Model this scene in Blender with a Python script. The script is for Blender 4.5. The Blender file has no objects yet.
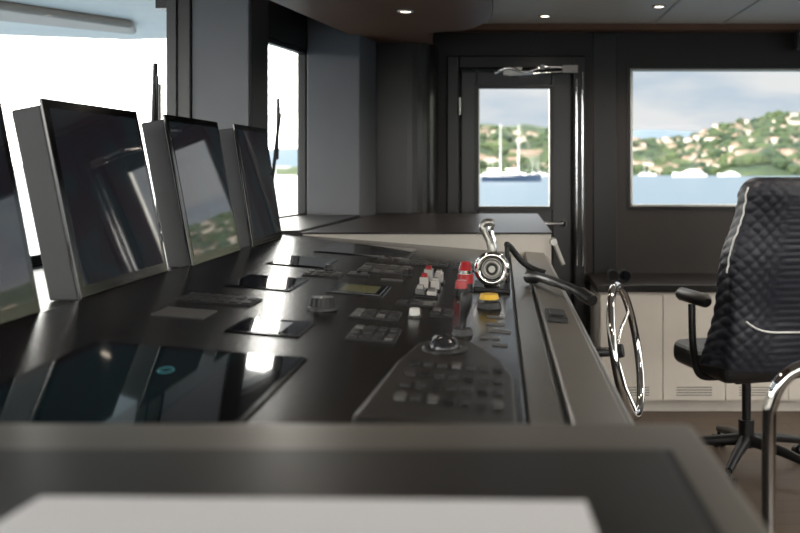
import bpy, bmesh, math, random
from mathutils import Vector, Matrix, noise
random.seed(7)
sc=bpy.context.scene
sc.view_settings.view_transform='Standard'
EYE=1.35

# ---------------------------------------------------------------- materials
def mat(name,col,rough=0.5,metal=0.0,var=0.08,nscale=8,bump=0.0,bscale=200,emit=None,estr=0,coat=0,spec=0.5):
    m=bpy.data.materials.new(name); m.use_nodes=True
    nt=m.node_tree; b=nt.nodes['Principled BSDF']
    tc=nt.nodes.new('ShaderNodeTexCoord')
    nz=nt.nodes.new('ShaderNodeTexNoise'); nz.inputs['Scale'].default_value=nscale; nz.inputs['Detail'].default_value=4
    nt.links.new(tc.outputs['Object'],nz.inputs['Vector'])
    mx=nt.nodes.new('ShaderNodeMix'); mx.data_type='RGBA'
    c=Vector(col)
    mx.inputs['A'].default_value=(*(c*(1-var)),1); mx.inputs['B'].default_value=(*[min(1,k) for k in c*(1+var)],1)
    nt.links.new(nz.outputs['Fac'],mx.inputs['Factor'])
    nt.links.new(mx.outputs['Result'],b.inputs['Base Color'])
    b.inputs['Roughness'].default_value=rough; b.inputs['Metallic'].default_value=metal
    b.inputs['Coat Weight'].default_value=coat; b.inputs['Coat Roughness'].default_value=0.08
    b.inputs['Specular IOR Level'].default_value=spec
    if bump>0:
        n2=nt.nodes.new('ShaderNodeTexNoise'); n2.inputs['Scale'].default_value=bscale
        nt.links.new(tc.outputs['Object'],n2.inputs['Vector'])
        bp=nt.nodes.new('ShaderNodeBump'); bp.inputs['Strength'].default_value=bump; bp.inputs['Distance'].default_value=0.002
        nt.links.new(n2.outputs['Fac'],bp.inputs['Height']); nt.links.new(bp.outputs['Normal'],b.inputs['Normal'])
    if emit:
        b.inputs['Emission Color'].default_value=(*emit,1); b.inputs['Emission Strength'].default_value=estr
    return m
M={}
M['panel']=mat('console_paint',(0.019,0.018,0.017),0.26,0.1,bump=0.1,coat=0.12)
M['panel2']=mat('console_edge',(0.24,0.225,0.20),0.36,0.5,bump=0.1)
M['station']=mat('station_plate',(0.055,0.053,0.050),0.38,0.4,bump=0.1)
M['alu']=mat('brushed_aluminium',(0.44,0.43,0.40),0.34,0.9,bump=0.1)
M['chrome']=mat('chrome',(0.8,0.8,0.8),0.08,1.0,var=0.02)
M['black']=mat('black_plastic',(0.012,0.012,0.013),0.4)
M['blackgloss']=mat('black_gloss',(0.006,0.006,0.007),0.12)
M['glassblk']=mat('display_glass',(0.006,0.007,0.009),0.03,spec=0.5,coat=0.2)
M['casegrey']=mat('monitor_casing',(0.035,0.036,0.038),0.5,0.1,spec=0.3)
M['pillar']=mat('pillar_grey',(0.105,0.108,0.117),0.5)
M['dark']=mat('dark_panel',(0.013,0.0115,0.011),0.35,bump=0.05,spec=0.4)
M['darkwall']=mat('wall_charcoal',(0.030,0.025,0.023),0.42,spec=0.3)
M['doorgrey']=mat('door_paint',(0.026,0.026,0.027),0.35)
M['darkgloss']=mat('dark_lacquer',(0.012,0.010,0.009),0.25,spec=0.35)
M['counter']=mat('dark_countertop',(0.026,0.020,0.018),0.32)
M['brown']=mat('soffit_brown',(0.18,0.095,0.06),0.5,spec=0.2)
M['ceil']=mat('ceiling_cream',(0.62,0.52,0.43),0.5)
M['cream']=mat('cream_lacquer',(0.80,0.75,0.68),0.35)
M['white']=mat('white_plastic',(0.75,0.75,0.73),0.4)
M['paper']=mat('paper',(0.93,0.93,0.96),0.7,var=0.02)
M['red']=mat('red_plastic',(0.45,0.012,0.018),0.3)
M['yellow']=mat('yellow_plastic',(0.85,0.52,0.03),0.35)
M['clear']=mat('clear_cover',(0.6,0.58,0.56),0.15)
M['label']=mat('grey_label',(0.12,0.12,0.12),0.5)
M['key']=mat('key_grey',(0.038,0.038,0.040),0.45)
M['keyl']=mat('key_light',(0.14,0.14,0.14),0.45)
M['lcd']=mat('lcd_olive',(0.06,0.06,0.03),0.08,emit=(0.3,0.28,0.12),estr=0.16)
M['lcdw']=mat('lcd_light',(0.4,0.4,0.4),0.08,emit=(0.8,0.85,0.9),estr=0.2)
M['cyan']=mat('chart_cyan',(0.02,0.08,0.09),0.1,emit=(0.05,0.4,0.45),estr=0.2)
M['teal']=mat('chart_teal',(0.006,0.012,0.014),0.04,emit=(0.01,0.05,0.06),estr=0.06,coat=0.1)
M['lamp']=mat('lamp_emitter',(1,0.9,0.7),0.5,emit=(1,0.85,0.68),estr=8)
M['navy']=mat('quilted_nylon',(0.013,0.0145,0.024),0.5,bump=0.3,bscale=60)
M['leather']=mat('black_leather',(0.016,0.015,0.015),0.45,bump=0.3,bscale=150)
M['piping']=mat('white_piping',(0.75,0.75,0.75),0.6)
M['hull']=mat('boat_white',(0.8,0.8,0.8),0.4)
M['navyhull']=mat('boat_navy',(0.03,0.05,0.09),0.3)
M['brow']=mat('exterior_cream',(0.92,0.88,0.82),0.5)
M['browd']=mat('exterior_taupe',(0.46,0.38,0.32),0.5)
M['wallw']=mat('house_white',(0.38,0.355,0.31),0.8)
M['wallc']=mat('house_cream',(0.25,0.20,0.155),0.8)
M['roof']=mat('roof_tile',(0.12,0.075,0.052),0.8)
M['trackball']=mat('ball_steel',(0.06,0.06,0.065),0.12,0.6)

def dispmat():
    m=bpy.data.materials.new('monitor_display'); m.use_nodes=True; nt=m.node_tree; b=nt.nodes['Principled BSDF']
    b.inputs['Base Color'].default_value=(0.006,0.007,0.009,1); b.inputs['Roughness'].default_value=0.03; b.inputs['Coat Weight'].default_value=0.1
    tc=nt.nodes.new('ShaderNodeTexCoord'); n=nt.nodes.new('ShaderNodeTexNoise'); n.inputs['Scale'].default_value=9; n.inputs['Detail'].default_value=3
    nt.links.new(tc.outputs['Object'],n.inputs['Vector'])
    r=nt.nodes.new('ShaderNodeValToRGB'); e=r.color_ramp.elements; e[0].position=.44; e[0].color=(0.016,0.013,0.017,1); e[1].position=.56; e[1].color=(0.014,0.020,0.024,1)
    nt.links.new(n.outputs['Fac'],r.inputs['Fac']); nt.links.new(r.outputs['Color'],b.inputs['Emission Color']); b.inputs['Emission Strength'].default_value=0.6
    return m
M['disp']=dispmat()

def glassmat():
    m=bpy.data.materials.new('window_glass'); m.use_nodes=True; nt=m.node_tree
    nt.nodes.clear()
    o=nt.nodes.new('ShaderNodeOutputMaterial'); t=nt.nodes.new('ShaderNodeBsdfTransparent'); t.inputs[0].default_value=(0.96,0.97,0.96,1)
    g=nt.nodes.new('ShaderNodeBsdfGlossy'); g.inputs['Roughness'].default_value=0.02
    f=nt.nodes.new('ShaderNodeLayerWeight'); f.inputs['Blend'].default_value=0.25
    mm=nt.nodes.new('ShaderNodeMath'); mm.operation='MULTIPLY_ADD'; mm.inputs[1].default_value=0.2; mm.inputs[2].default_value=0.005
    mx=nt.nodes.new('ShaderNodeMixShader')
    nt.links.new(f.outputs['Facing'],mm.inputs[0])
    nt.links.new(mm.outputs[0],mx.inputs[0]); nt.links.new(t.outputs[0],mx.inputs[1]); nt.links.new(g.outputs[0],mx.inputs[2]); nt.links.new(mx.outputs[0],o.inputs[0])
    return m
M['glass']=glassmat()

def woodmat():
    m=bpy.data.materials.new('wood_floor'); m.use_nodes=True; nt=m.node_tree; b=nt.nodes['Principled BSDF']
    tc=nt.nodes.new('ShaderNodeTexCoord'); br=nt.nodes.new('ShaderNodeTexBrick')
    br.inputs['Color1'].default_value=(0.080,0.056,0.040,1); br.inputs['Color2'].default_value=(0.095,0.067,0.047,1); br.inputs['Mortar'].default_value=(0.045,0.034,0.027,1)
    br.inputs['Scale'].default_value=1; br.inputs['Brick Width'].default_value=1.4; br.inputs['Row Height'].default_value=0.12; br.inputs['Mortar Size'].default_value=0.003
    nt.links.new(tc.outputs['Object'],br.inputs['Vector']); nt.links.new(br.outputs['Color'],b.inputs['Base Color']); b.inputs['Roughness'].default_value=0.45
    return m
M['wood']=woodmat()

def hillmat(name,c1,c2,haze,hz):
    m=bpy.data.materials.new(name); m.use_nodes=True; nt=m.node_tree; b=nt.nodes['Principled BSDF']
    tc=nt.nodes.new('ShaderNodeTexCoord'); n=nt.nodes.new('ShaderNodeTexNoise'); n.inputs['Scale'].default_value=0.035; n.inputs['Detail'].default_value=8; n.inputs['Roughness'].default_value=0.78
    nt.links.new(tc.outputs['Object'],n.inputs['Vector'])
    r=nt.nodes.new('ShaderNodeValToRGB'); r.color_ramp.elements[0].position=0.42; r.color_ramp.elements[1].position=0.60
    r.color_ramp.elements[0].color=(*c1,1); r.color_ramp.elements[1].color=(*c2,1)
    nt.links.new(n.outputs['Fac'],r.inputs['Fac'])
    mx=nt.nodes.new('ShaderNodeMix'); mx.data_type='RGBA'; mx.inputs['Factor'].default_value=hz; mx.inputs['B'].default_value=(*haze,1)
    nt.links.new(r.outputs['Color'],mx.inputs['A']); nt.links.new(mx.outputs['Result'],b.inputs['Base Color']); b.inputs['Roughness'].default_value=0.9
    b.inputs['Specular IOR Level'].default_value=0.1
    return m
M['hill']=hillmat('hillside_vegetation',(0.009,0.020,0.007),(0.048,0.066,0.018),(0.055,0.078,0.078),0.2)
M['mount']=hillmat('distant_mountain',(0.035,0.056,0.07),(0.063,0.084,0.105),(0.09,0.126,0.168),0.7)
def seamat():
    m=bpy.data.materials.new('sea_water'); m.use_nodes=True; nt=m.node_tree; b=nt.nodes['Principled BSDF']
    b.inputs['Base Color'].default_value=(0.035,0.065,0.095,1); b.inputs['Roughness'].default_value=0.35; b.inputs['Specular IOR Level'].default_value=0.3
    tc=nt.nodes.new('ShaderNodeTexCoord'); n=nt.nodes.new('ShaderNodeTexNoise'); n.inputs['Scale'].default_value=0.25; n.inputs['Detail'].default_value=6
    nt.links.new(tc.outputs['Object'],n.inputs['Vector'])
    bp=nt.nodes.new('ShaderNodeBump'); bp.inputs['Strength'].default_value=0.9; bp.inputs['Distance'].default_value=1.0
    nt.links.new(n.outputs['Fac'],bp.inputs['Height']); nt.links.new(bp.outputs['Normal'],b.inputs['Normal'])
    return m
M['sea']=seamat()

# ---------------------------------------------------------------- builder
class B:
    def __init__(s,name,mats,parent=None,bevel=0,xf=None,seg=2):
        s.name=name; s.mats=mats; s.parent=parent; s.bevel=bevel; s.bm=bmesh.new(); s.xf=xf; s.seg=seg
    def face(s,vs,mi=0,smooth=False):
        try:
            f=s.bm.faces.new(vs); f.material_index=mi; f.smooth=smooth; return f
        except ValueError: return None
    def box(s,x0,x1,y0,y1,z0,z1,mi=0,rot=None,fn=None):
        c=Vector(((x0+x1)/2,(y0+y1)/2,(z0+z1)/2))
        vs=[]
        for z in (z0,z1):
            for (x,y) in ((x0,y0),(x1,y0),(x1,y1),(x0,y1)):
                p=Vector((x,y,z))
                if rot is not None: p=rot@(p-c)+c
                if fn: p=fn(p)
                vs.append(s.bm.verts.new(p))
        for q in ((3,2,1,0),(4,5,6,7),(0,1,5,4),(1,2,6,5),(2,3,7,6),(3,0,4,7)): s.face([vs[i] for i in q],mi)
        return s
    def prism(s,pts,z0,z1,mi=0,fn=None,mitop=None):
        lo=[];hi=[]
        for (x,y) in pts:
            a=Vector((x,y,z0)); b=Vector((x,y,z1))
            if fn: a=fn(a); b=fn(b)
            lo.append(s.bm.verts.new(a)); hi.append(s.bm.verts.new(b))
        n=len(pts)
        s.face(lo[::-1],mi); s.face(hi,mi if mitop is None else mitop)
        for i in range(n): s.face([lo[i],lo[(i+1)%n],hi[(i+1)%n],hi[i]],mi)
        return s
    def hexa(s,bot,top,mi=0):
        lo=[s.bm.verts.new(Vector(p)) for p in bot]; hi=[s.bm.verts.new(Vector(p)) for p in top]
        s.face(lo[::-1],mi); s.face(hi,mi); n=len(lo)
        for i in range(n): s.face([lo[i],lo[(i+1)%n],hi[(i+1)%n],hi[i]],mi)
        return s
    def cyl(s,p0,p1,r0,r1=None,mi=0,seg=24):
        return s.tube([p0,p1],[r0,r0 if r1 is None else r1],mi,seg)
    def tube(s,pts,r,mi=0,seg=12,closed=False):
        pts=[Vector(p) for p in pts]; n=len(pts)
        if not isinstance(r,(list,tuple)): r=[r]*n
        r=list(r)+[r[-1]]*max(0,n-len(r))
        rings=[]; up=None
        for i in range(n):
            if closed: t=(pts[(i+1)%n]-pts[i-1]).normalized()
            else: t=(pts[min(i+1,n-1)]-pts[max(i-1,0)]).normalized()
            if up is None:
                up=Vector((0,0,1)) if abs(t.z)<0.9 else Vector((1,0,0))
            u=(up-t*up.dot(t)).normalized(); up=u; v=t.cross(u)
            rings.append([s.bm.verts.new(pts[i]+(u*math.cos(2*math.pi*k/seg)+v*math.sin(2*math.pi*k/seg))*r[i]) for k in range(seg)])
        m=n if closed else n-1
        for i in range(m):
            a=rings[i]; b=rings[(i+1)%n]
            for k in range(seg): s.face([a[k],a[(k+1)%seg],b[(k+1)%seg],b[k]],mi,True)
        if not closed:
            s.face(rings[0][::-1],mi); s.face(rings[-1],mi)
            for rg in (rings[0],rings[-1]):
                for k in range(seg):
                    e=s.bm.edges.get((rg[k],rg[(k+1)%seg]))
                    if e: e.smooth=False
        return s
    def sphere(s,c,r,mi=0,sc=(1,1,1),seg=24):
        mt=Matrix.Translation(Vector(c))@Matrix.Diagonal((*[r*k for k in sc],1))
        g=bmesh.ops.create_uvsphere(s.bm,u_segments=seg,v_segments=seg//2,radius=1,matrix=mt)
        fs=set()
        for v in g['verts']:
            for f in v.link_faces: fs.add(f)
        for f in fs: f.smooth=True; f.material_index=mi
        return s
    def done(s):
        if s.xf is not None: bmesh.ops.transform(s.bm,matrix=s.xf,verts=s.bm.verts)
        bmesh.ops.recalc_face_normals(s.bm,faces=s.bm.faces)
        xs=[v.co.copy() for v in s.bm.verts]
        mn=Vector([min(c[i] for c in xs) for i in range(3)]); mxx=Vector([max(c[i] for c in xs) for i in range(3)])
        c=(mn+mxx)/2
        bmesh.ops.translate(s.bm,vec=-c,verts=s.bm.verts)
        me=bpy.data.meshes.new(s.name); s.bm.to_mesh(me); s.bm.free()
        for m in s.mats: me.materials.append(M[m])
        o=bpy.data.objects.new(s.name,me); o.location=c; sc.collection.objects.link(o)
        if s.parent is not None:
            o.parent=s.parent; o.matrix_parent_inverse=Matrix.Translation(-Vector(s.parent.location))
        if s.bevel>0:
            b=o.modifiers.new('bevel','BEVEL'); b.width=s.bevel; b.segments=s.seg; b.limit_method='ANGLE'; b.angle_limit=math.radians(40)
        return o
def empty(name,loc):
    e=bpy.data.objects.new(name,None); e.location=loc; e.empty_display_size=0.1; sc.collection.objects.link(e); return e
def smooth_path(pts,n=8):
    pts=[Vector(p) for p in pts]; out=[]
    for i in range(len(pts)-1):
        p0=pts[max(i-1,0)];p1=pts[i];p2=pts[i+1];p3=pts[min(i+2,len(pts)-1)]
        for k in range(n):
            t=k/n
            out.append(0.5*((2*p1)+(-p0+p2)*t+(2*p0-5*p1+4*p2-p3)*t*t+(-p0+3*p1-3*p2+p3)*t**3))
    out.append(pts[-1]); return out

# ================================================================ ROOM SHELL
CZ=2.18
B('floor',['wood']).box(-1.7,3.3,-2.2,5.6,-0.08,0).done()
b=B('ceiling',['ceil','dark']); b.box(-1.7,3.3,-2.2,5.6,CZ,CZ+0.08)
b.done()
B('trim_1',['brown']).box(-0.3,3.2,5.28,5.398,CZ-0.035,CZ-0.001).done()
for i,x in enumerate((0.9,1.3)):
    B('trim_%d'%(i+2),['browd']).box(x,x+0.012,-2.0,5.27,CZ-0.006,CZ-0.0005).done()
b=B('wall_far',['darkwall'])
Y0,Y1=5.4,5.5
b.box(-1.0,-0.317,Y0,Y1,0,CZ).box(-0.317,0.51,Y0,Y1,2.0,CZ).box(0.51,0.78,Y0,Y1,0,CZ)
b.box(0.78,2.3,Y0,Y1,0,1.10).box(0.78,2.3,Y0,Y1,1.925,CZ).box(2.3,3.2,Y0,Y1,0,CZ).done()
b=B('window_1',['alu','glass','black'],bevel=0.003)
t=0.014
b.box(0.78,2.3,5.375,5.43,1.10,1.10+t).box(0.78,2.3,5.375,5.43,1.925-t,1.925).box(0.78,0.78+t,5.375,5.43,1.10,1.925).box(2.3-t,2.3,5.375,5.43,1.10,1.925)
b.box(0.765,2.315,5.385,5.41,1.085,1.0995,2).box(0.765,2.315,5.385,5.41,1.9255,1.94,2).box(0.765,0.7795,5.385,5.41,1.0995,1.9255,2).box(2.3005,2.315,5.385,5.41,1.0995,1.9255,2)
b.done()
def pane(nm,pts,parent):
    bb=B(nm,['glass'],parent); vs=[bb.bm.verts.new(Vector(p)) for p in pts]; bb.face(vs); return bb.done()
w1=bpy.data.objects['window_1']
pane('glass_pane',[(0.78,5.42,1.1),(2.3,5.42,1.1),(2.3,5.42,1.925),(0.78,5.42,1.925)],w1)
B('trim_4',['dark'],bevel=0.004).box(0.56,0.70,5.385,5.399,0.02,CZ-0.04).done()
# door
d=empty('door_1',(0.09,5.44,1.0))
b=B('frame',['dark','chrome'],d,bevel=0.008)
b.box(-0.317,-0.245,5.35,5.49,0,2.0).box(0.44,0.51,5.35,5.49,0,2.0).box(-0.245,0.44,5.35,5.49,1.925,2.0)
b.done()
b=B('leaf',['doorgrey'],d,bevel=0.01)
b.box(-0.238,-0.14,5.41,5.46,0.02,1.918).box(0.312,0.433,5.41,5.46,0.02,1.918).box(-0.14,0.312,5.41,5.46,1.82,1.918).box(-0.14,0.312,5.41,5.46,0.02,1.085).done()
b=B('door_seal',['black'],d)
b.box(-0.246,-0.237,5.44,5.48,0,1.93).box(0.432,0.441,5.44,5.48,0,1.93).box(-0.246,0.441,5.44,5.48,1.916,1.93).done()
b=B('leaf_window_rim',['black','alu'],d,bevel=0.003)
for q in ((-0.15,-0.128,1.075,1.83),(0.30,0.322,1.075,1.83)): b.box(q[0],q[1],5.395,5.44,q[2],q[3])
b.box(-0.128,0.30,5.395,5.44,1.075,1.097).box(-0.128,0.30,5.395,5.44,1.808,1.83)
b.box(-0.128,-0.122,5.39,5.43,1.097,1.808,1).box(0.294,0.30,5.39,5.43,1.097,1.808,1).box(-0.122,0.294,5.39,5.43,1.097,1.103,1).done()
pane('glass_pane',[(-0.14,5.435,1.08),(0.312,5.435,1.08),(0.312,5.435,1.82),(-0.14,5.435,1.82)],d)
b=B('closer',['chrome','alu'],d)
b.tube(smooth_path([(-0.03,5.36,1.895),(0.05,5.34,1.925),(0.15,5.33,1.90),(0.27,5.33,1.93),(0.42,5.34,1.925)]),0.010)
b.box(0.02,0.13,5.34,5.409,1.885,1.93,1).box(0.37,0.46,5.32,5.352,1.895,1.94,0)
b.cyl((0.25,5.30,1.925),(0.25,5.352,1.925),0.016)
b.tube([(0.05,5.335,1.88),(0.40,5.335,1.905)],0.005).done()
b=B('edge_strips',['chrome'],d)
b.cyl((0.455,5.338,0.75),(0.455,5.338,1.86),0.005).cyl((0.49,5.338,0.75),(0.49,5.338,1.9),0.005).done()
b=B('handle',['chrome'],d)
b.cyl((0.375,5.36,1.0),(0.375,5.41,1.0),0.02).tube([(0.375,5.365,1.0),(0.26,5.365,1.0)],0.010).done()
b=B('hinges',['alu'],d)
for z in (0.4,1.0,1.7): b.cyl((-0.24,5.345,z-0.05),(-0.24,5.345,z+0.05),0.009)
b.done()
# left (windscreen) wall
def gx(y):
    return -1.24+0.176*(y-3.5) if y>3.5 else -1.24+0.06*(y-3.5)
b=B('wall_left',['dark'])
for (a,c) in ((-2.2,0.0),(0.0,1.75),(1.75,3.5),(3.5,4.75),(4.75,5.4)):
    for (z0,z1) in ((0,1.07),(1.96 if a>=3.4 else 2.06,CZ)):
        b.prism([(gx(a)-0.1,a),(gx(a),a),(gx(c),c),(gx(c)-0.1,c)],z0,z1)
b.prism([(gx(4.75)-0.06,4.80),(gx(4.75),4.80),(gx(5.4),5.4),(gx(5.4)-0.06,5.4)],1.07,1.96)
b.prism([(gx(-2.2)-0.1,-2.2),(gx(-2.2),-2.2),(gx(-1.6),-1.6),(gx(-1.6)-0.1,-1.6)],1.07,2.06)
b.done()
for i,(a,c) in enumerate(((0.0,3.5),(3.76,4.78),(-1.6,-0.1))):
    top=1.96 if i==1 else 2.06
    w=B('window_%d'%(i+2),['black'],bevel=0.003)
    g=lambda y:gx(y)-0.03
    w.prism([(g(a)-.02,a),(g(a)+.02,a),(g(c)+.02,c),(g(c)-.02,c)],1.07,1.095)
    w.prism([(g(a)-.02,a),(g(a)+.02,a),(g(c)+.02,c),(g(c)-.02,c)],top-0.025,top)
    w.prism([(g(a)-.02,a),(g(a)+.02,a),(g(a+.02)+.02,a+.02),(g(a+.02)-.02,a+.02)],1.07,top)
    w.prism([(g(c-.02)-.02,c-.02),(g(c-.02)+.02,c-.02),(g(c)+.02,c),(g(c)-.02,c)],1.07,top)
    wo=w.done()
    pane('glass_pane',[(g(a),a,1.07),(g(c),c,1.07),(g(c),c,top),(g(a),a,top)],wo)
b=B('window_mullion',['pillar','dark'],bevel=0.006)
b.prism([(-1.20,3.5),(-0.975,3.5),(-0.975,3.76),(-1.18,3.76)],1.089,CZ-.001)
b.box(-1.265,-1.20,3.49,3.56,1.089,CZ-.001,1).box(-0.978,-0.968,3.505,3.765,1.089,CZ-.001,1).done()
b=B('window_mullion',['pillar','dark'],bevel=0.006)
b.prism([(-1.02,4.75),(-0.74,4.75),(-0.69,5.02),(-0.98,5.02)],1.0,CZ-.001).done()
b=B('window_mullion',['pillar'],bevel=0.006); b.box(-1.44,-1.22,-0.1,0.0,1.0,CZ-.001).done()
b=B('corner_column',['darkgloss'])
pts=[(-0.97,5.03),(-0.52,5.03)]+[(-0.52+0.15*math.sin(t),5.18-0.15*math.cos(t)) for t in [i*math.pi/16 for i in range(1,9)]]+[(-0.37,5.399),(-0.97,5.399)]
b.prism(pts,0,2.034); b.done()
sp=[(gx(-2.1)+0.3,-2.1),(-0.03,-2.1),(-0.03,4.0)]
sp+=[(-0.03-0.30*(1-math.cos(t)),4.05+0.60*math.sin(t)) for t in [i*math.pi/20 for i in range(1,10)]]
sp+=[(-0.37,4.68),(-0.40,5.39),(-0.72,5.39),(-0.76,4.97),(-0.97,3.7),(-1.05,1.75),(-1.15,0)]
b=B('ceiling_soffit',['brown','dark'],bevel=0.006); b.prism(sp,2.035,CZ-0.001); b.done()
b=B('wall_right',['darkwall'])
b.box(3.2,3.3,-2.2,5.5,0,0.9).box(3.2,3.3,-2.2,5.5,1.95,CZ)
for (a,c) in ((-2.2,-1.8),(0.4,0.5),(2.7,2.8),(5.1,5.5)): b.box(3.2,3.3,a,c,0.9,1.95)
b.done()
for i,(a,c) in enumerate(((-1.8,0.4),(0.5,2.7),(2.8,5.1))):
    w=B('window_%d'%(i+5),['alu']); 
    w.box(3.19,3.25,a,c,0.9,0.92).box(3.19,3.25,a,c,1.93,1.95).box(3.19,3.25,a,a+.02,0.92,1.93).box(3.19,3.25,c-.02,c,0.92,1.93); wo=w.done()
    pane('glass_pane',[(3.24,a,0.9),(3.24,c,0.9),(3.24,c,1.95),(3.24,a,1.95)],wo)
b=B('wall_back',['darkwall']); b.box(-1.6,3.2,-2.2,-2.1,0,.9).box(-1.6,3.2,-2.2,-2.1,1.95,CZ)
for (a,c) in ((-1.6,-1.2),(.75,.9),(2.9,3.2)): b.box(a,c,-2.2,-2.1,.9,1.95)
b.done()
for i,(a,c) in enumerate(((-1.2,.75),(.9,2.9))):  # unseen windows behind the camera, added to let fill light into the room
    w=B('window_%d'%(i+8),['alu']); w.box(a,c,-2.15,-2.09,.9,.92).box(a,c,-2.15,-2.09,1.93,1.95).box(a,a+.02,-2.15,-2.09,.92,1.93).box(c-.02,c,-2.15,-2.09,.92,1.93); wo=w.done()
    pane('glass_pane',[(a,-2.14,.9),(c,-2.14,.9),(c,-2.14,1.95),(a,-2.14,1.95)],wo)
B('baseboard_far',['black']).box(0.52,3.19,5.385,5.399,0,0.08).done()

def downlight(x,y,z,en=14):
    e=empty('ceiling_downlight',(x,y,z))
    b=B('bezel',['alu'],e); r=0.032
    b.tube([(x+r*math.cos(t),y+r*math.sin(t),z-0.003) for t in [k*math.pi/12 for k in range(24)]],0.005,closed=True,seg=8).done()
    b=B('emitter',['lamp'],e); b.cyl((x,y,z-0.004),(x,y,z-0.0005),0.022).done()
    l=bpy.data.lights.new('downlight_lamp','SPOT'); l.energy=en; l.spot_size=2.4; l.spot_blend=.7; l.color=(1,0.87,0.72); l.shadow_soft_size=0.06
    o=bpy.data.objects.new('lamp',l); o.location=(0,0,-0.02); sc.collection.objects.link(o); o.parent=e
downlight(-0.42,4.0,2.035,8); downlight(-0.45,1.9,2.035,5)
for p in ((0.25,5.0),(0.83,4.7),(1.9,4.7),(0.8,3.2),(1.9,3.2),(0.8,1.4),(1.9,1.4)): downlight(p[0],p[1],CZ,26 if p[0]>.5 else 10)
b=B('wall_loudspeaker',['black','alu'],bevel=0.008); b.box(1.72,1.86,5.2,5.27,2.02,2.13).box(1.77,1.81,5.27,5.399,2.05,2.10).cyl((1.79,5.19,2.075),(1.79,5.21,2.075),0.04,mi=1).done()

# ================================================================ CONSOLE
def pz(x): return 1.0047-0.0816*x
def onp(p): return Vector((p.x,p.y,pz(p.x)+p.z))
cons=empty('helm_console',(-0.3,2.6,0.5))
b=B('body',['dark','panel'],cons,bevel=0.004)
b.hexa([(-0.84,0.885,0),(0.10,0.885,0),(0.10,5.02,0),(-0.66,5.02,0)],[(-0.84,0.885,0.93),(0.16,0.885,0.93),(0.16,5.02,0.93),(-0.66,5.02,0.93)]).done()
b=B('sloped_panel',['panel'],cons,bevel=0.003)
b.box(-0.86,0.035,0.885,3.6,-0.05,0,fn=onp); b.done()
b=B('silver_inlay',['alu','black'],cons,bevel=0.002)
b.box(0.04,0.088,0.885,3.595,-0.045,-0.002,fn=onp).box(0.035,0.040,0.885,3.595,-0.04,-0.008,1,fn=onp).box(0.088,0.097,0.885,3.595,-0.04,-0.010,1,fn=onp).done()
b=B('edge_rail',['panel2','alu'],cons,bevel=0.006,seg=3)
b.box(0.097,0.178,0.885,3.6,-0.08,0.008,fn=onp).done()
b=B('edge_nosing',['alu'],cons,bevel=0.006,seg=3)
b.box(0.178,0.192,0.885,3.6,-0.10,-0.004,fn=onp).done()
b=B('window_ledge',['dark'],bevel=0.004)
b.prism([(gx(0.0)+0.002,0.0),(-1.21,0.0),(-1.21,0.88),(-0.862,0.885),(-0.862,3.6),(gx(3.48)+0.002,3.48)],1.0,1.066).prism([(-1.17,3.6),(-0.80,3.6),(-0.735,4.74),(gx(4.74)+0.004,4.74),(gx(3.5)+0.004,3.5),(-1.17,3.49)],1.0,1.088).done()
b=B('far_countertop',['counter'],cons,bevel=0.002); b.hexa([(-0.80,3.595,1.073),(0.21,3.595,1.073),(0.21,5.0,1.073),(-0.67,5.0,1.073)],[(-0.80,3.595,1.080),(0.21,3.595,1.080),(0.21,5.0,1.080),(-0.67,5.0,1.080)]).done()
b=B('far_riser',['cream','alu'],cons,bevel=0.003); b.hexa([(-0.79,3.602,0.93),(0.205,3.602,0.93),(0.205,4.98,0.93),(-0.67,4.98,0.93)],[(-0.79,3.602,1.0725),(0.205,3.602,1.0725),(0.205,4.98,1.0725),(-0.67,4.98,1.0725)]).done()
b=B('far_latch',['alu'],cons); b.cyl((0.215,3.58,1.045),(0.25,3.56,0.955),0.009).cyl((0.213,3.62,1.045),(0.213,3.56,1.045),0.014).done()
desk=empty('chart_desk',(-0.4,0.4,0.6))
b=B('desk_top',['panel2','panel','black'],desk,bevel=0.012,seg=4); b.box(-1.2,0.19,-0.3,0.88,1.02,1.10).done()
b=B('desk_leather_pad',['station'],desk,bevel=0.004); b.box(-1.1,0.140,-0.25,0.775,1.101,1.106).done()
b=B('desk_groove',['black'],desk); b.box(0.141,0.150,-0.25,0.785,1.1005,1.1015).done()
b=B('desk_body',['dark'],desk); b.box(-1.15,0.15,-0.25,0.845,0,1.019).done()
b=B('paper_document',['paper'],bevel=0.001)
b.hexa([(-0.36,0.25,1.1065),(0.075,0.25,1.1065),(0.060,0.628,1.1065),(-0.325,0.637,1.1065)],[(-0.36,0.25,1.116),(0.075,0.25,1.116),(0.060,0.628,1.116),(-0.325,0.637,1.116)]).done()

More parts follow.
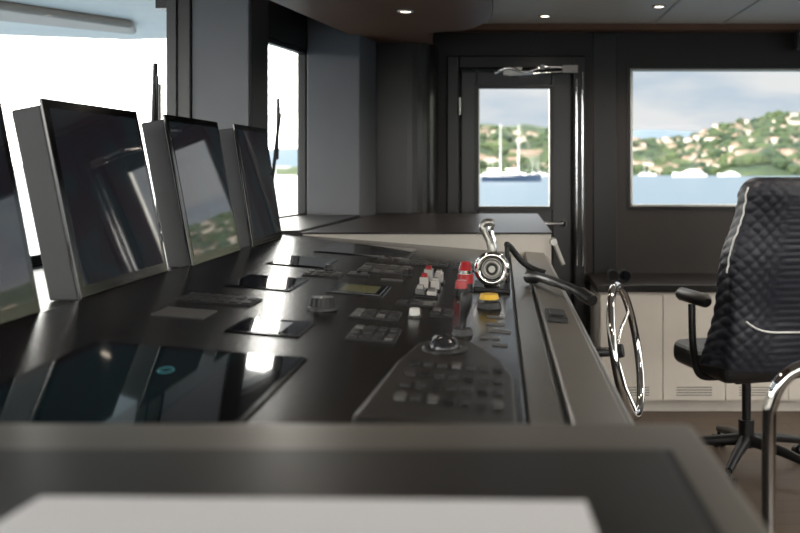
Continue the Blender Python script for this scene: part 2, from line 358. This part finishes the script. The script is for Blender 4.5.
def monitor(y0,y1,xb,xt):
    e=empty('display_monitor',((xb+xt)/2,(y0+y1)/2,1.28))
    zb,zt=1.066,1.49
    nrm=Vector((zt-zb,0,xb-xt)).normalized()
    def off(x,z,d): return (x-nrm.x*d, z-nrm.z*d)
    def slab(nm,ya,yb,d0,d1,za,zc,mats,bev):
        def X(z): return xb+(xt-xb)*(z-zb)/(zt-zb)
        a0=off(X(za),za,d0);a1=off(X(za),za,d1);c0=off(X(zc),zc,d0);c1=off(X(zc),zc,d1)
        bb=B(nm,mats,e,bevel=bev)
        bb.hexa([(a1[0],ya,max(a1[1],1.067)),(a0[0],ya,a0[1]),(a0[0],yb,a0[1]),(a1[0],yb,max(a1[1],1.067))],[(c1[0],ya,c1[1]),(c0[0],ya,c0[1]),(c0[0],yb,c0[1]),(c1[0],yb,c1[1])]); return bb.done()
    slab('casing',y0+0.004,y1-0.004,0.008,0.072,zb+0.002,zt-0.012,['casegrey'],0.004)
    slab('bezel',y0,y1,0.0,0.008,zb+0.004,zt,['blackgloss'],0.002)
    slab('screen_glass',y0+0.022,y1-0.022,-0.0012,0.0,zb+0.03,zt-0.02,['disp'],0)
monitor(1.16,1.70,-0.865,-0.945); monitor(1.87,2.36,-0.868,-0.952); monitor(2.47,2.93,-0.842,-0.92); monitor(3.05,3.46,-0.835,-0.90)

def screen(x,y,w,d_,glass='glassblk',name='flush_display',h=0.003,inner=None):
    e=empty(name,(x,y,pz(x)))
    B('bezel',['blackgloss'],e,bevel=0.001).box(x-w/2-0.008,x+w/2+0.008,y-d_/2-0.01,y+d_/2+0.01,0.0,h,fn=onp).done()
    B('glass',[glass],e).box(x-w/2,x+w/2,y-d_/2,y+d_/2,h,h+0.0008,fn=onp).done()
    if inner:
        B('readout',[inner[4]],e).box(x+inner[0],x+inner[1],y+inner[2],y+inner[3],h+.0008,h+0.0012,fn=onp).done()
    return e
cd=screen(-0.49,1.22,0.33,0.50,name='chart_display')
b=B('chart_area',['teal'],cd); b.box(-.64,-.42,1.0,1.45,.0038,.0042,fn=onp).done()
b=B('chart_ring',['cyan'],cd); zc_=pz(-.49)+.0045
b.tube([(-.49+.010*math.cos(t),1.32+.016*math.sin(t),zc_-.0816*.010*math.cos(t)) for t in [k*math.pi/14 for k in range(28)]],.0011,closed=True,seg=6).done()
screen(-0.435,1.715,0.12,0.13,inner=(-.015,.030,-.05,.045,'lcdw')); screen(-0.583,2.27,0.14,0.20); screen(-0.60,2.75,0.15,0.22)
screen(-0.354,2.276,0.12,0.16,'glassblk',inner=(-.045,.045,-.055,.06,'lcd')); screen(-0.47,3.22,0.30,0.34,'glassblk',name='radar_display')
def keypad(x,y,w,d_,nx,ny,light=0.2,plate=True,name='button_keypad',round_=False,mat0='black'):
    b=B(name,[mat0,'key','keyl','white'],bevel=0.0008)
    if plate: b.box(x-w/2,x+w/2,y-d_/2,y+d_/2,0,0.004,fn=onp)
    for i in range(nx):
        for j in range(ny):
            cx=x-w/2+w*(i+.5)/nx; cy=y-d_/2+d_*(j+.5)/ny; kw=w/nx*0.33; kd=d_/ny*0.30
            r=random.random(); mi=2 if r<light else 1
            if round_:
                z=pz(cx); b.cyl((cx,cy,z+0.003),(cx,cy,z+0.010),min(kw,kd),mi=mi,seg=14)
            else: b.box(cx-kw,cx+kw,cy-kd,cy+kd,0.002,0.007,mi,fn=onp)
    return b.done()
keypad(-0.345,2.72,0.15,0.20,4,3); keypad(-0.24,1.72,0.09,0.13,4,3,0.2); keypad(-0.265,1.93,0.10,0.10,4,2,0.2)
keypad(-0.61,1.96,0.16,0.10,6,2,0.05); keypad(-0.49,2.50,0.10,0.10,4,2,0.2)
keypad(-0.20,2.12,0.09,0.06,3,1,0.3)
keypad(-0.25,2.95,0.16,0.12,5,2,0.2); keypad(-0.10,2.95,0.10,0.18,3,3,0.2)
keypad(-0.13,2.02,0.05,0.10,2,2,0.3)
keypad(-0.38,3.0,0.05,0.05,2,1,0.4,round_=True); keypad(-0.40,2.55,0.06,0.05,2,1,0.4,round_=True)
b=B('label_plate',['label'],bevel=0.0005); b.box(-0.675,-0.575,1.74,1.83,0,0.0025,fn=onp).done()
for (x,y,w,dd) in ((-0.01,1.94,0.04,0.014),(-0.01,2.03,0.04,0.014),(0.0,1.86,0.045,0.016),(-0.02,1.78,0.04,0.012),(0.0,1.72,0.03,0.014),(-0.09,2.2,0.03,0.02),(-0.3,2.5,0.06,0.02)):
    b=B('label_plate',['label','keyl'],bevel=0.0004); b.box(x-w/2,x+w/2,y-dd/2,y+dd/2,0,0.003,fn=onp).box(x-w*.3,x+w*.3,y-dd*.2,y+dd*.2,0.003,0.0035,1,fn=onp).done()
def knob(x,y,r,h,m='black',name='rotary_knob'):
    z=pz(x); b=B(name,[m,'key','white']); b.cyl((x,y,z),(x,y,z+h*.25),r*1.35,r*1.3,1).cyl((x,y,z+h*.25),(x,y,z+h),r,r*.88,0)
    b.box(x-r*.08,x+r*.08,y-r*.8,y-r*.1,z+h,z+h+0.0008,2)
    for k in range(12):
        t=k*math.pi/6; b.cyl((x+r*math.cos(t),y+r*math.sin(t),z+h*.3),(x+r*.9*math.cos(t),y+r*.9*math.sin(t),z+h*.95),r*.1,seg=6)
    b.done()
knob(-0.385,1.95,0.024,0.028); knob(-0.185,1.95,0.011,0.02,'white'); knob(-0.27,2.62,0.012,0.02); knob(-0.5,2.62,0.010,0.015)
ts=empty('joystick_station',(-0.08,1.4,1.01))
b=B('raised_plate',['station'],ts,bevel=0.006,seg=3)
b.prism([(-0.185,1.12),(0.022,1.12),(0.020,1.40),(0.0,1.52),(-0.045,1.64),(-0.10,1.67),(-0.145,1.60),(-0.165,1.45)],0.0,0.018,fn=onp).done()
z=pz(-.096)+0.018
b=B('ball_collar',['black','trackball'],ts)
b.tube([(-.096+.033*math.cos(t),1.55+.033*math.sin(t),z+.002) for t in [k*math.pi/16 for k in range(32)]],0.006,closed=True,seg=10).sphere((-.096,1.55,z+.002),0.027,1).done()
b=B('keys',['key','label','black'],ts,bevel=0.0008)
for j,yy in enumerate((1.22,1.29,1.36,1.43)):
    for i in range(7):
        xx=-0.135+i*0.022
        b.box(xx-.007,xx+.007,yy-.014,yy+.014,0.018,0.023,1 if random.random()<.15 else (0 if (i+j)%3 else 2),fn=onp)
b.done()
b=B('thruster_lever',['black','key']); z=pz(-.075)
b.cyl((-.075,1.80,z),(-.075,1.80,z+.012),.022,.019,1).tube(smooth_path([(-.075,1.80,z+.01),(-.073,1.80,z+.035),(-.068,1.80,z+.06),(-.066,1.80,z+.085)],4),[.007,.007,.007,.007,.008,.009,.010,.011,.012,.012,.012,.011,.007]).done()
b=B('emergency_button',['black','yellow']); z=pz(-.026); b.cyl((-.026,2.16,z),(-.026,2.16,z+.014),.030,.027).cyl((-.026,2.16,z+.014),(-.026,2.16,z+.024),.013,.013,0).cyl((-.026,2.16,z+.022),(-.026,2.16,z+.034),.024,.021,1).done()
def guard(x,y,hh=0.03,m=(1,2)):
    b=B('guarded_switch',['black','clear','red','keyl'],bevel=0.0015); w=.020
    b.box(x-w*1.5,x+w*1.5,y-.030,y+.030,0,.006,fn=onp)
    b.box(x-w*1.3,x-w*.15,y-.022,y+.022,.006,hh,m[0],fn=onp).box(x+w*.15,x+w*1.3,y-.022,y+.022,.006,hh*.8,m[1] if m[1]!=2 else 1,fn=onp)
    b.box(x-w*1.1,x-w*.35,y-.016,y+.016,hh,hh+.008,m[1],fn=onp).box(x+w*.35,x+w*1.1,y-.016,y+.016,hh*.8,hh*.8+.006,m[0],fn=onp).done()
guard(-.185,2.26,.020,(3,1)); guard(-.185,2.38,.034); guard(-.185,2.52,.038,(1,2))
b=B('warning_light',['black','red','chrome']); x=-.093;y=2.42;z=pz(x)
b.cyl((x,y,z),(x,y,z+.02),.021,.020).cyl((x,y,z+.02),(x,y,z+.045),.022,.021,1).cyl((x,y,z+.045),(x,y,z+.055),.018,.018,2).cyl((x,y,z+.055),(x,y,z+.078),.019,.012,1).done()
b=B('warning_light',['black','red','chrome']); x=-.10;y=2.32;z=pz(x)
b.cyl((x,y,z),(x,y,z+.02),.018,.017).cyl((x,y,z+.02),(x,y,z+.04),.017,.014,1).done()
th=empty('engine_throttle',(-.025,2.48,1.05)); x=-.022;z=pz(x)
b=B('base',['black','alu'],th,bevel=.003); b.box(x-.05,x+.05,2.42,2.56,0,.012,fn=onp).box(x-.022,x+.022,2.45,2.53,.012,.03,1,fn=onp).done()
cz=z+.062
b=B('drum',['chrome','black','alu'],th); b.cyl((x,2.445,cz),(x,2.535,cz),.042,.042,2,32)
b.tube([(x+.038*math.cos(t),2.440,cz+.038*math.sin(t)) for t in [k*math.pi/20 for k in range(40)]],.010,0,closed=True,seg=12)
b.cyl((x,2.432,cz),(x,2.446,cz),.024,.026,1,28).tube([(x+.020*math.cos(t),2.430,cz+.020*math.sin(t)) for t in [k*math.pi/16 for k in range(32)]],.0045,2,closed=True,seg=8).cyl((x,2.426,cz),(x,2.433,cz),.009,.009,2).done()
b=B('lever',['chrome','alu'],th)
b.tube(smooth_path([(x,2.47,cz+.035),(x-.004,2.47,cz+.062),(x-.016,2.47,cz+.088),(x-.026,2.47,cz+.110),(x-.016,2.47,cz+.124),(x+.004,2.47,cz+.122)],6),[.011]*8+[.009]*8+[.010]*8+[.010]*6+[.008],1)
b.tube(smooth_path([(x+.006,2.51,cz+.035),(x+.004,2.51,cz+.07),(x-.004,2.51,cz+.10),(x+.002,2.51,cz+.118)],6),.008,0).done()
hs=empty('radio_handset',(.12,2.5,1.04))
b=B('handset',['black','key'],hs)
b.tube(smooth_path([(.085,2.66,pz(.085)+.02),(.12,2.58,1.026),(.155,2.46,1.028),(.20,2.34,1.022),(.235,2.28,1.006)],5),[.018]*4+[.014]*6+[.012]*6+[.016]*4+[.015],0).done()
b=B('coiled_cord',['black'],hs)
core=smooth_path([(.02,2.60,1.12),(.035,2.62,1.105),(.06,2.66,1.07),(.09,2.68,1.045),(.13,2.63,1.035)],24)
pts=[];NN=len(core)
for i in range(NN*3-2):
    f=i/3; k=int(f); t=f-k
    p=core[k].lerp(core[min(k+1,NN-1)],t); a=i*1.15
    pts.append(p+Vector((math.cos(a)*.004,math.sin(a)*.007,math.cos(a)*.006)))
b.tube(pts,.0028,seg=6).done()
b=B('cord_plug',['black'],hs); b.cyl((.0215,2.60,1.004),(.02,2.60,1.12),.007).sphere((.02,2.60,1.12),.009).done()
b=B('power_socket',['black','alu','key'],bevel=.002); b.box(.105,.150,1.98,2.10,.008,.02,0,fn=onp).box(.112,.143,2.0,2.08,.02,.024,2,fn=onp).done()
b=B('pen_tray',['panel2','black'],bevel=.002); b.box(-.02,.03,2.7,3.1,0,.008,fn=onp).box(-.012,.022,2.72,3.08,.008,.009,1,fn=onp).done()

# ================================================================ STEERING WHEEL
C=Vector((.382,2.72,.79)); R=.195
rot=Matrix.Rotation(math.radians(-17),3,'Z')@Matrix.Rotation(math.radians(-10),3,'Y')
def wl(u,v,w=0): return C+rot@Vector((w,u,v))
sw=empty('steering_wheel',C)
b=B('rim',['chrome'],sw); b.tube([wl(R*math.cos(t),R*math.sin(t)) for t in [k*math.pi/40 for k in range(80)]],.0125,closed=True,seg=14).done()
b=B('spokes',['chrome'],sw)
for k in range(3):
    t=math.radians(90+120*k+60)
    b.tube([wl(.03*math.cos(t),.03*math.sin(t),-.03),wl(.11*math.cos(t),.11*math.sin(t),-.022),wl(R*math.cos(t),R*math.sin(t))],.005,seg=10)
b.done()
b=B('hub',['black','black'],sw); b.cyl(wl(0,0,-.045),wl(0,0,-.01),.024,.020).cyl(tuple(Vector((.150,2.66,.79))),wl(0,0,-.04),.014,.014,1).done()
b=B('grab_rail',['chrome','alu'])
rp=smooth_path([(.478,1.6,.02),(.478,1.6,.5),(.478,1.6,.86),(.484,1.6,.93),(.510,1.6,.975),(.56,1.6,.995),(.64,1.6,.995),(.70,1.6,.97),(.73,1.6,.93),(.735,1.6,.86),(.735,1.6,.5),(.735,1.6,.02)],8)
b.tube(rp,.0125,seg=16).cyl((.478,1.6,0),(.478,1.6,.015),.035,mi=1).cyl((.735,1.6,0),(.735,1.6,.015),.035,mi=1)
b.tube([(.478,1.6,.55),(.735,1.6,.55)],.009).done()

# ================================================================ CABINET
cb=empty('storage_cabinet',(1.4,5.12,.35))
b=B('carcass',['cream'],cb,bevel=.003); b.box(.54,2.6,4.90,5.38,.06,.66).box(.58,2.6,4.93,5.38,0,.06).done()
b=B('top',['dark'],cb,bevel=.004); b.box(.52,2.62,4.87,5.384,.66,.70).done()
b=B('doors',['cream','black'],cb,bevel=.003)
for i in range(6):
    x0=.545+i*.34
    b.box(x0,x0+.336,4.878,4.899,.075,.645)
    for k in range(4): b.box(x0+.07,x0+.265,4.8765,4.88,.10+k*.014,.104+k*.014,1)
b.done()
b=B('binoculars',['black','glassblk'])
for sx in (-.032,.032):
    b.cyl((.66+sx,4.98,.735),(.66+sx,5.08,.735),.034,.028).cyl((.66+sx,5.08,.735),(.66+sx,5.13,.735),.02,.022).cyl((.66+sx,4.978,.735),(.66+sx,4.981,.735),.029,mi=1)
b.cyl((.635,5.04,.74),(.685,5.04,.74),.014).done()

# ================================================================ CHAIR
CX,CY=1.095,4.0
ch=empty('helm_chair',(CX,CY,.5))
X=Matrix.Translation((CX,CY,0))@Matrix.Rotation(math.radians(16),4,'Z')
b=B('base',['black','alu'],ch,xf=X)
for k in range(5):
    t=math.radians(72*k+10); c,s=math.cos(t),math.sin(t)
    b.tube([(0.03*c,.03*s,.13),(.18*c,.18*s,.115),(.32*c,.32*s,.085)],[.028,.022,.016],seg=10)
    b.cyl((.32*c,.32*s,.05),(.32*c,.32*s,.09),.008)
    for q in (-.018,.018): b.cyl((.32*c-s*(q-.010),.32*s+c*(q-.010),.03),(.32*c-s*(q+.010),.32*s+c*(q+.010),.03),.03,mi=0,seg=18)
b.cyl((0,0,.10),(0,0,.22),.035).cyl((0,0,.22),(0,0,.41),.02,mi=0).box(-.12,.12,-.12,.12,.41,.44).done()
b=B('seat',['leather'],ch,xf=X,bevel=.04,seg=4); b.box(-.25,.25,-.24,.24,.44,.55).done()
b=B('armrests',['black','leather'],ch,xf=X)
for s_ in (-1,1):
    b.tube(smooth_path([(s_*.16,-.05,.43),(s_*.26,-.05,.45),(s_*.295,-.06,.58),(s_*.29,-.04,.75)],6),.016)
    b.tube([(s_*.285,-.17,.775),(s_*.285,-.15,.78),(s_*.285,.06,.78),(s_*.285,.09,.775)],[.018,.030,.030,.018],1)
b.done()
b=B('backrest',['leather'],ch,xf=X,bevel=.03,seg=4); b.hexa([(-.22,-.27,.55),(.22,-.27,.55),(.22,-.20,.55),(-.22,-.20,.55)],[(-.20,-.38,1.22),(.20,-.38,1.22),(.20,-.31,1.22),(-.20,-.31,1.22)]).done()
b=B('quilted_jacket',['navy','piping'],ch,xf=X)
NV,NU=150,180; rings=[]
def jr(v,t,out=0):
    z=.52+.78*v
    hw=.325-.075*v-.014*math.sin(v*9); hd=.08
    if v>.90:
        q=(v-.90)/.10; k=math.sqrt(max(0,1-q*q*.96)); hw*=.6+.4*k; hd*=.3+.7*k
    yc=-.250-.120*v
    c,s=math.cos(t),math.sin(t); ex=.5
    xx=math.copysign(abs(c)**ex,c)*hw; yy=math.copysign(abs(s)**ex,s)*hd
    quilt=.006*(abs(math.sin((xx+yy*.5)*60+z*60))*abs(math.sin((xx+yy*.5)*60-z*60)))**.5
    fold=.016*math.sin(t*5+v*3)*(1-v)+.024*noise.noise(Vector((xx*5,yy*6,z*4)))
    n=Vector((c,s,0))
    return Vector((xx,yc+yy,z+.02*math.sin(t*2+1)*(1-v)))+n*(quilt+fold+out)
for i in range(NV+1):
    rings.append([b.bm.verts.new(jr(i/NV,2*math.pi*k/NU)) for k in range(NU)])
for i in range(NV):
    for k in range(NU): b.face([rings[i][k],rings[i][(k+1)%NU],rings[i+1][(k+1)%NU],rings[i+1][k]],0,True)
b.face(rings[-1],0,True); b.face(rings[0][::-1],0)
b.tube([jr(.50+v/40*.45,math.pi*1.06,.003) for v in range(41)],.004,1,seg=8)
b.tube([jr(.36-.26*math.sin(k/30*math.pi/2.0)+.16*(k/30)**2,math.pi*1.92-math.pi*.60*k/30,.005) for k in range(31)],.0045,1,seg=8)
b.done()

# ================================================================ EXTERIOR
SEA=-6.0
def sheet(nm,pts,m):
    bb=B(nm,[m]); vs=[bb.bm.verts.new(Vector(p)) for p in pts]; bb.face(vs); return bb.done()
sheet('sea_water',[(-6000,-4000,SEA),(6000,-4000,SEA),(6000,9000,SEA),(-6000,9000,SEA)],'sea')
def lerp_tab(tab,a):
    if a<=tab[0][0]: return tab[0][1]
    for i in range(len(tab)-1):
        if a<=tab[i+1][0]:
            t=(a-tab[i][0])/(tab[i+1][0]-tab[i][0]); t=t*t*(3-2*t); return tab[i][1]*(1-t)+tab[i+1][1]*t
    return tab[-1][1]
ridge=[(-14,0),(-9,8),(-6,30),(-2,58),(2,54),(5,44),(8,34),(11,38),(15,60),(18,76),(22,84),(30,80),(45,110),(60,90),(80,120),(100,90),(125,60),(150,10)]
def hh(az,r):
    R_=lerp_tab(ridge,az); t=max(0,min(1,(r-640-25*math.sin(az*.7))/620)); s=t**0.8
    x=r*math.sin(math.radians(az)); y=r*math.cos(math.radians(az))
    n=noise.fractal(Vector((x,y,0))*0.004,1.0,2.0,5)
    n2=noise.fractal(Vector((x,y,9))*0.03,1.0,2.0,3)
    return SEA-1+ (R_*s)*(1+.28*n)+ (3.5*n2+3.5)*min(1,t*12)
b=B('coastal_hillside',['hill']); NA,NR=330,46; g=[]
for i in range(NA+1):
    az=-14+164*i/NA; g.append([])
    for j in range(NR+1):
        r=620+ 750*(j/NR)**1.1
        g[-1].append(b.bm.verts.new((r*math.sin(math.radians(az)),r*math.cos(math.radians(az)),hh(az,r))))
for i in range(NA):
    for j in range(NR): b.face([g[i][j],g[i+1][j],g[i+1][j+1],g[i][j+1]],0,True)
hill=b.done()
b=B('distant_mountain_range',['mount']); g=[]
mt=[(-20,60),(-8,120),(0,150),(5,165),(9,215),(12,200),(16,200),(24,260),(50,300),(90,280),(150,100)]
for i in range(201):
    az=-20+170*i/200; g.append([]); h=lerp_tab(mt,az)
    for j in range(9):
        r=4200+150*j; n=noise.fractal(Vector((az*.25,j*.2,3)),1,2,4)
        g[-1].append(b.bm.verts.new((r*math.sin(math.radians(az)),r*math.cos(math.radians(az)),SEA-2+h*math.sin(min(1,j/7)*math.pi/2)*(1+.2*n))))
for i in range(200):
    for j in range(8): b.face([g[i][j],g[i+1][j],g[i+1][j+1],g[i][j+1]],0,True)
b.done()
b=B('town_houses',['wallw','wallc','roof'],hill)
for n in range(1600):
    az=random.uniform(-8,28) if n<1050 else random.uniform(28,130)
    r=655+ 560*random.random()**2.2
    z=hh(az,r); w=random.uniform(1.8,4.5); d_=random.uniform(2.5,4); h=random.uniform(2.0,4.0)
    if random.random()<.08: w*=1.9;h*=1.7
    ca=Vector((r*math.sin(math.radians(az)),r*math.cos(math.radians(az)),z-2)); th_=-math.radians(az)+random.uniform(-.5,.5)
    Rm=Matrix.Rotation(th_,3,'Z'); wm=0 if random.random()<.55 else 1
    P=lambda x,y,zz: b.bm.verts.new(ca+Rm@Vector((x,y,zz)))
    v=[P(-w,-d_,0),P(w,-d_,0),P(w,d_,0),P(-w,d_,0),P(-w,-d_,h+2),P(w,-d_,h+2),P(w,d_,h+2),P(-w,d_,h+2),P(-w*.8,0,h+3.2),P(w*.8,0,h+3.2)]
    for q in ((0,1,5,4),(1,2,6,5),(2,3,7,6),(3,0,4,7)): b.face([v[i] for i in q],wm)
    for q in ((4,5,9,8),(6,7,8,9),(5,6,9),(7,4,8)): b.face([v[i] for i in q],2)
b.done()
b=B('tree_clumps',['hill'],hill)
for n in range(2200):
    az=random.uniform(-8,28); r=650+580*random.random()**1.6; z=hh(az,r); q=random.uniform(2.5,6)
    c=Vector((r*math.sin(math.radians(az)),r*math.cos(math.radians(az)),z+q*.35))
    mt_=Matrix.Translation(c)@Matrix.Diagonal((q*1.3,q,q*.9,1))
    bmesh.ops.create_icosphere(b.bm,subdivisions=1,radius=1,matrix=mt_)
b.done()
def yacht(x,y,L,mast=0,hullm='hull',name='motor_yacht',ang=0):
    Xf=Matrix.Translation((x,y,SEA))@Matrix.Rotation(ang,4,'Z')
    b=B(name,[hullm,'hull','glassblk','alu'],xf=Xf); st=[(-.5,.09,.085),(-.3,.11,.085),(0,.12,.09),(.25,.10,.105),(.42,.045,.12),(.5,.003,.13)]
    rg=[]
    for (u,w,h) in st:
        rg.append([b.bm.verts.new((u*L,s*w*L*(1 if z else .6),(h*L if z else -.3))) for k,(s,z) in enumerate(((-1,1),(-1,0),(1,0),(1,1)))])
    for i in range(len(rg)-1):
        for k in range(4): b.face([rg[i][k],rg[i][(k+1)%4],rg[i+1][(k+1)%4],rg[i+1][k]],0)
    b.face(rg[0],0); b.face(rg[-1][::-1],0)
    for (u0,u1,w,z0,z1) in ((-.38,.26,.085,.085,.145),(-.28,.14,.07,.145,.195),(-.16,.04,.05,.195,.225))[:1 if mast else 3]:
        b.hexa([(u0*L,-w*L,z0*L),(u1*L,-w*L,z0*L),(u1*L,w*L,z0*L),(u0*L,w*L,z0*L)],[(u0*L,-w*L*.9,z1*L),((u1-.06)*L,-w*L*.9,z1*L),((u1-.06)*L,w*L*.9,z1*L),(u0*L,w*L*.9,z1*L)],1)
        b.box((u0+.03)*L,(u1-.08)*L,-w*L*1.01,w*L*1.01,(z0+.015)*L,(z0+.035)*L,2)
    if mast:
        for mx in (-.18,.12):
            b.cyl((mx*L,0,.1*L),(mx*L,0,mast*L),.008*L,.004*L,1,8)
            b.cyl((mx*L,0,.2*L),((mx-.22)*L,0,.2*L),.012*L,.012*L,1,8)
            b.cyl((mx*L,0,mast*L),(.5*L,0,.13*L),.003*L,.003*L,3,6)
    else: b.cyl((-.08*L,0,.22*L),(-.08*L,0,.30*L),.006*L,.004*L,3,8)
    b.done()
yacht(5,400,27,.95,'navyhull','sailing_yacht',math.radians(6))
yacht(118,560,21,0,'hull','motor_yacht',math.radians(160)); yacht(70,600,13,0,ang=.3); yacht(150,590,14,0,ang=2.8)
yacht(-6,590,13,1.0,name='sailing_yacht',ang=.4); yacht(22,570,12,1.1,name='sailing_yacht',ang=2.9); yacht(100,610,12,1.1,name='sailing_yacht'); yacht(30,610,10); yacht(-2,625,11)
yacht(520,150,30,0,ang=1.4)
b=B('exterior_roof_brow',['brow','browd'],bevel=.03,seg=3)
b.prism([(-4.2,-1),(-1.62,-1),(-1.46,0),(-1.36,3.5),(-1.12,5.2),(-1.6,6.1),(-2.6,6.3),(-3.6,6.0),(-4.2,5.0)],2.22,2.36)
b.prism([(-3.9,2.0),(-3.4,2.0),(-3.0,4.2),(-2.2,5.4),(-2.3,5.7),(-3.3,4.7)],2.17,2.221,1); b.done()
def wiper(x,y,z0,z1,dx):
    b=B('windscreen_wiper',['black']); 
    b.tube([(x,y,z0),(x,y+dx,z1)],.006).tube([(x,y+.03,z0),(x,y+dx+.03,z1-.03)],.005)
    b.tube([(x-.01,y+dx-.02,z1-.28),(x-.01,y+dx+.01,z1+.05)],.010).cyl((x,y,z0-.03),(x,y,z0+.03),.016).box(x-.02,x+.025,y-.02,y+.02,z0-.03,z0,0)
    b.done()
wiper(-1.345,3.53,1.10,1.70,.0); wiper(-1.19,4.62,1.12,1.66,.24)

# ================================================================ WORLD + LIGHT
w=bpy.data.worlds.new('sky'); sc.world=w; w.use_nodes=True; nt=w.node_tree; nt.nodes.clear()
N=nt.nodes.new; L=nt.links.new
out=N('ShaderNodeOutputWorld'); bg=N('ShaderNodeBackground'); tc=N('ShaderNodeTexCoord'); sep=N('ShaderNodeSeparateXYZ')
L(tc.outputs['Generated'],sep.inputs[0])
mp=N('ShaderNodeMapping'); mp.inputs['Scale'].default_value=(3.5,3.5,14); L(tc.outputs['Generated'],mp.inputs[0])
nz=N('ShaderNodeTexNoise'); nz.inputs['Scale'].default_value=1.6; nz.inputs['Detail'].default_value=7; L(mp.outputs[0],nz.inputs['Vector'])
cr=N('ShaderNodeValToRGB'); cr.color_ramp.elements[0].position=.34; cr.color_ramp.elements[1].position=.54; L(nz.outputs['Fac'],cr.inputs[0])
gr=N('ShaderNodeValToRGB'); gr.color_ramp.elements[0].position=0; gr.color_ramp.elements[0].color=(.60,.69,.78,1); gr.color_ramp.elements[1].position=.5; gr.color_ramp.elements[1].color=(.46,.57,.72,1); L(sep.outputs['Z'],gr.inputs[0])
mx=N('ShaderNodeMix'); mx.data_type='RGBA'; mx.inputs['B'].default_value=(.84,.85,.86,1); L(cr.outputs['Color'],mx.inputs['Factor']); L(gr.outputs['Color'],mx.inputs['A'])
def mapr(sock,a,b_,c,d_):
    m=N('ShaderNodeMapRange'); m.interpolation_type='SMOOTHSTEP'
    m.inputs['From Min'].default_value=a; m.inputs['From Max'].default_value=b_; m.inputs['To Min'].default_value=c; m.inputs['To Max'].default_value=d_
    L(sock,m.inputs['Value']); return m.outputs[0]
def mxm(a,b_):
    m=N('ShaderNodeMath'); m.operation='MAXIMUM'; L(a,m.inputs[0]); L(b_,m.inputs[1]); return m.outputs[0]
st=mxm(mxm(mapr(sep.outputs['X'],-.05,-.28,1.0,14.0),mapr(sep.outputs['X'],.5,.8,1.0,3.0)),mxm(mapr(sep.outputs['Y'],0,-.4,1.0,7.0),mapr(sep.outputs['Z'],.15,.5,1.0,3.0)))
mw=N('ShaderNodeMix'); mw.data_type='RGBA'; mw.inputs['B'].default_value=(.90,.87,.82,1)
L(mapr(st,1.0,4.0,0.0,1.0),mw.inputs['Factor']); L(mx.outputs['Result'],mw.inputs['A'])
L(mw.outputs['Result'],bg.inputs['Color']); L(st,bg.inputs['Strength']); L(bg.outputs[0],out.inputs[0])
s=bpy.data.lights.new('sun','SUN'); s.energy=1.6; s.angle=.02; s.color=(1,.95,.86)
so=bpy.data.objects.new('sun',s); sc.collection.objects.link(so); so.rotation_euler=Vector((-.55,-.45,.75)).to_track_quat('Z','Y').to_euler()

# ================================================================ CAMERA
cam=bpy.data.cameras.new('camera'); co=bpy.data.objects.new('camera',cam); sc.collection.objects.link(co); sc.camera=co
co.location=(0,0,EYE); co.rotation_euler=(math.pi/2,0,0)
cam.sensor_width=36; cam.lens=40.5; cam.shift_x=-.125; cam.shift_y=-.127
cam.clip_end=12000; cam.clip_start=.02
cam.dof.use_dof=True; cam.dof.focus_distance=2.7; cam.dof.aperture_fstop=3.6
